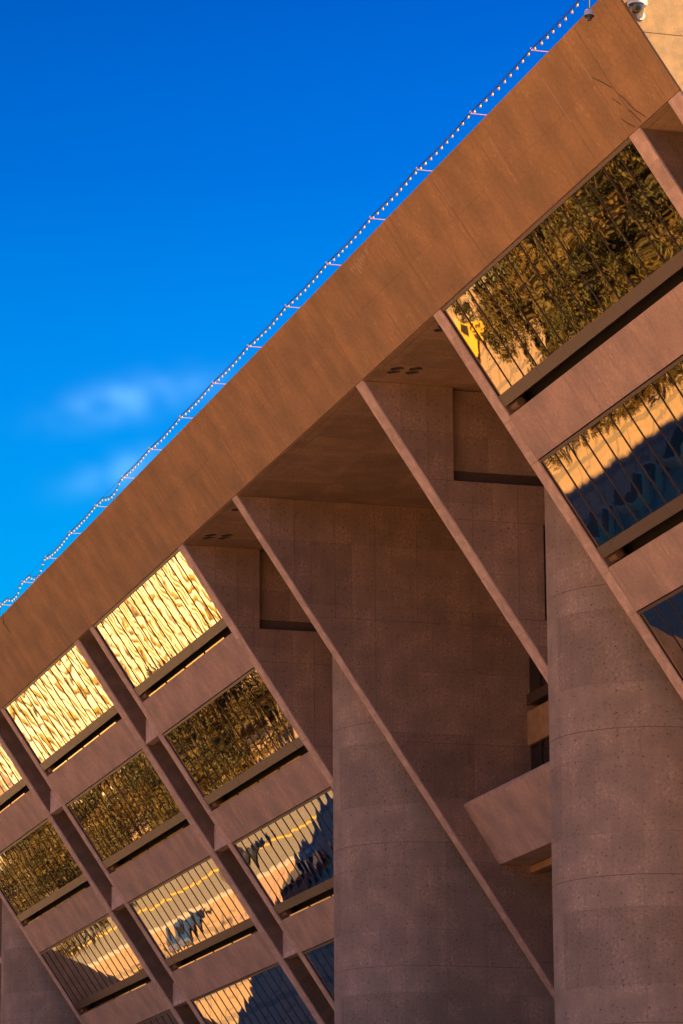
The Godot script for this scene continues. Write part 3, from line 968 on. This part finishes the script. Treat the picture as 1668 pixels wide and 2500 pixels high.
func surroundings():
	M.bark = plain(lin(0.10, 0.07, 0.05), 0.95)
	M.planter = plain(lin(0.50, 0.36, 0.24), 0.85)
	M.leaf = plain(Color.WHITE, 0.7)
	M.leaf.vertex_color_use_as_albedo = true
	M.leaf.backlight_enabled = true
	M.leaf.backlight = Color(0.5, 0.45, 0.2)
	var kinds := []
	for k in 3:
		kinds.append({"crown": leaf_mesh(500 + k, 10.5, 3.6, 6500, 1.6), "trunk": trunk_mesh(520 + k, 10.0)})
	var west := [[-165.0, 27.0, 0.95], [-164.0, 30.6, 0.92], [-166.0, 34.2, 0.86], [-165.0, 38.0, 0.78], [-190.0, 24.6, 1.0], [-189.0, 28.2, 0.98], [-192.0, 31.0, 0.9], [-214.0, 20.8, 0.95], [-217.0, 24.2, 1.0], [-216.0, 27.6, 0.95]]
	var k2 := 0
	for q in west:
		tree(Vector3(q[0], 0, q[1]), "gold and olive tree mirrored in the second row window " + ("nearest the round pier" if q[0] > -180.0 else "of the middle left bay" if q[0] > -210.0 else "of the leftmost bay"), kinds[k2 % 3], k2 * 1.3, q[2])
		k2 += 1
	for q in [[-106.0, 44.6, 0.9], [-105.0, 48.0, 1.05], [-107.0, 51.4, 1.1], [-104.0, 54.6, 1.1], [-106.0, 58.0, 1.1], [-96.0, 50.0, 1.0], [-95.0, 55.0, 1.05], [-98.0, 45.5, 0.95], [-93.0, 47.0, 1.0], [-114.0, 50.0, 1.1], [-115.0, 55.0, 1.15], [-113.0, 60.0, 1.15], [-122.0, 58.0, 1.2]]:
		tree(Vector3(q[0], 0, q[1]), "dark olive tree mirrored in the top window on the right", kinds[k2 % 3], k2 * 1.7, q[2])
		k2 += 1
	for q in [[-112.0, 40.0, 0.40], [-108.0, 42.0, 0.5], [-104.0, 40.2, 0.42], [-101.0, 41.5, 0.5], [-98.0, 39.8, 0.45], [-95.5, 41.2, 0.55], [-92.5, 40.2, 0.5], [-90.0, 41.5, 0.55]]:
		tree(Vector3(q[0], 0, q[1]), "small green tree mirrored in the second window of the right column", kinds[k2 % 3], k2 * 1.9, q[2])
		k2 += 1
	for q in [[-178.0, 27.0, 0.95], [-177.0, 30.8, 0.95], [-179.0, 34.0, 0.9], [-203.0, 22.4, 0.95], [-202.0, 25.8, 0.95]]:
		tree(Vector3(q[0], 0, q[1]), "gold and olive tree mirrored in the second row window " + ("nearest the round pier" if q[0] > -180.0 else "of the middle left bay" if q[0] > -210.0 else "of the leftmost bay"), kinds[k2 % 3], k2 * 2.3, q[2])
		k2 += 1
	var berry := thing("berry_tree", "small bare tree with red berries mirrored in the bottom left window", "tree", Vector3(-160.5, 0, 9.2))
	inst("trunk", trunk_mesh(611, 4.2), M.bark, berry)
	inst("crown", leaf_mesh(612, 4.6, 1.9, 700, 1.4), M.leaf, berry)
	var fruit := begin()
	var fg := RandomNumberGenerator.new()
	fg.seed = 9
	for k in 60:
		var o := Vector3(fg.randfn() * 1.0, fg.randf_range(1.6, 4.6), fg.randfn() * 1.0)
		lathe(fruit, o, [Vector2(0.0, 0.09), Vector2(0.09, 0.0), Vector2(0.0, -0.09)], 6)
	var fb := obj("berries", fruit, plain(lin(0.45, 0.02, 0.02), 0.5), berry)
	fb.set_meta("kind", "stuff")
	for k in 3:
		var pl := thing("stone_planter", ["brown stone planter mirrored at the left of the second right window", "brown stone planter mirrored in the middle of the second right window", "brown stone planter mirrored at the right of the second right window"][k], "planter", Vector3(-98.0 + k * 5.2, 0.0, 31.5 + k * 1.2), 0.2, "planters on the shaded plaza")
		apart("wall", M.planter, pl, Vector3(-1.8, 0.0, -1.2), Vector3(1.8, 0.7, 1.2))
		apart("soil", M.bark, pl, Vector3(-1.6, 0.7, -1.0), Vector3(1.6, 0.74, 1.0))
	golden_block()
	grey_block()
	cream_block()
	vehicle(Vector3(-160.5, 0.008, 19.7), PI / 2, lin(0.02, 0.022, 0.025), "black car on the street mirrored in the third row window beside the pier", "car", false)
	vehicle(Vector3(-138.5, 0.004, 15.2), 1.2, lin(0.30, 0.012, 0.02), "dark red car parked in the shade mirrored in the window beside the pier", "car", false)
	vehicle(Vector3(-172.5, 0.012, 15.6), 1.45, lin(0.025, 0.075, 0.22), "blue car mirrored at the foot of the third row window", "car", false)
	vehicle(Vector3(-155.0, 0.004, 61.0), 0.5, lin(0.80, 0.45, 0.04), "yellow van mirrored in the leftmost pane of the top right window", "van", true)
	vehicle(Vector3(-152.0, 0.004, 68.0), 0.9, lin(0.20, 0.26, 0.20), "grey green van mirrored beside the yellow one in the top right window", "van", true)

func golden_block():
	var t := thing("stone_building", "sunlit golden striped building mirrored in the top left windows", "building", Vector3(-213.0, 0, 47.0), deg_to_rad(38.0))
	var cream := plain(lin(0.82, 0.76, 0.58), 0.8)
	var stone := plain(lin(0.86, 0.82, 0.68), 0.8)
	var pane := plain(lin(0.40, 0.27, 0.07), 0.5)
	apart("wall", cream, t, Vector3(-25, 0, -17.5), Vector3(0, 34, 19.5))
	var n := 30
	for k in n:
		var z := -17.4 + k * 37.0 / n
		apart("pilaster", stone, t, Vector3(0, 0, z), Vector3(0.35, 34, z + 0.55))
	for f in 9:
		for k in n - 1:
			var z := -17.4 + k * 37.0 / n
			if (k * 7 + f * 3) % 5 != 0:
				apart("window", pane, t, Vector3(0.0, 0.6 + f * 3.6, z + 0.56), Vector3(0.06, 3.7 + f * 3.6, z + 1.2))
	apart("cornice", stone, t, Vector3(-25.3, 34, -17.8), Vector3(0.6, 34.8, 19.8))

func grey_block():
	var t := thing("concrete_building", "grey building with dark window bands mirrored beside the golden one", "building", Vector3(-250.0, 0, 18.0), deg_to_rad(25.0))
	var wall := plain(lin(0.42, 0.36, 0.31), 0.85)
	var pane := plain(lin(0.05, 0.055, 0.065), 0.25)
	apart("wall", wall, t, Vector3(-20, 0, -14), Vector3(0, 26, 14))
	for f in 7:
		for k in 9:
			apart("window", pane, t, Vector3(0, 1.2 + f * 3.6, -13.3 + k * 3.0), Vector3(0.05, 3.2 + f * 3.6, -11.2 + k * 3.0))
	apart("roof", wall, t, Vector3(-20.3, 26, -14.3), Vector3(0.3, 26.8, 14.3))

func cream_block():
	var t := thing("plaster_building", "cream building with green glass mirrored at the left of the top right window", "building", Vector3(-182.0, 0, 82.0), deg_to_rad(40.0))
	var wall := plain(lin(0.80, 0.68, 0.50), 0.85)
	var pane := plain(lin(0.12, 0.18, 0.15), 0.2)
	apart("wall", wall, t, Vector3(-20, 0, -18), Vector3(0, 22, 18))
	for f in 6:
		for k in 8:
			apart("window", pane, t, Vector3(0, 0.8 + f * 3.6, -17 + k * 4.4), Vector3(0.05, 3.2 + f * 3.6, -14.2 + k * 4.4))
	apart("roof", wall, t, Vector3(-20.3, 22, -18.3), Vector3(0.3, 22.7, 18.3))

func vehicle(at: Vector3, turn: float, c: Color, label: String, cat: String, van: bool):
	var t := thing("parked_van" if van else "parked_car", label, cat, at, turn)
	var paint := plain(c, 0.3)
	paint.clearcoat_enabled = true
	var dark := plain(lin(0.02, 0.02, 0.022), 0.2)
	var prof: PackedVector2Array
	if van:
		prof = PackedVector2Array([Vector2(-2.6, 0.35), Vector2(2.5, 0.35), Vector2(2.6, 0.9), Vector2(2.2, 1.25), Vector2(1.4, 2.3), Vector2(1.2, 2.45), Vector2(-2.55, 2.5), Vector2(-2.62, 1.2)])
	else:
		prof = PackedVector2Array([Vector2(-2.3, 0.3), Vector2(2.3, 0.3), Vector2(2.35, 0.65), Vector2(2.2, 0.85), Vector2(1.0, 1.0), Vector2(0.35, 1.42), Vector2(-1.1, 1.46), Vector2(-1.9, 1.05), Vector2(-2.35, 0.95)])
	var hw := 1.0 if van else 0.9
	var st := begin()
	prism(st, prof, -hw, hw)
	obj("body", st, paint, t)
	for sx in [-1.0, 1.0]:
		st = begin()
		var a: float = sx * hw
		var b: float = sx * (hw + 0.012)
		if van:
			prism(st, PackedVector2Array([Vector2(0.3, 1.4), Vector2(1.85, 1.4), Vector2(1.3, 2.2), Vector2(0.3, 2.2)]), minf(a, b), maxf(a, b))
		else:
			prism(st, PackedVector2Array([Vector2(-1.6, 1.0), Vector2(0.8, 1.0), Vector2(0.28, 1.36), Vector2(-1.05, 1.39)]), minf(a, b), maxf(a, b))
		obj("side_window", st, dark, t)
		for z in [-1.45, 1.45]:
			st = begin()
			tube(st, Vector3(sx * (hw - 0.2), 0.33, z), Vector3(sx * (hw + 0.02), 0.33, z), 0.33, 0.33, 16)
			obj("wheel", st, dark, t)
	st = begin()
	if van:
		quad(st, Vector3(-hw + 0.1, 1.3, 2.19), Vector3(hw - 0.1, 1.3, 2.19), Vector3(hw - 0.15, 2.2, 1.5), Vector3(-hw + 0.15, 2.2, 1.5), Vector3(0, 0.6, 0.8), Vector2.ZERO, Vector2.ZERO, Vector2.ZERO, Vector2.ZERO)
	else:
		quad(st, Vector3(-hw + 0.1, 1.03, 0.99), Vector3(hw - 0.1, 1.03, 0.99), Vector3(hw - 0.15, 1.4, 0.42), Vector3(-hw + 0.15, 1.4, 0.42), Vector3(0, 0.8, 0.6), Vector2.ZERO, Vector2.ZERO, Vector2.ZERO, Vector2.ZERO)
	obj("windscreen", st, dark, t)
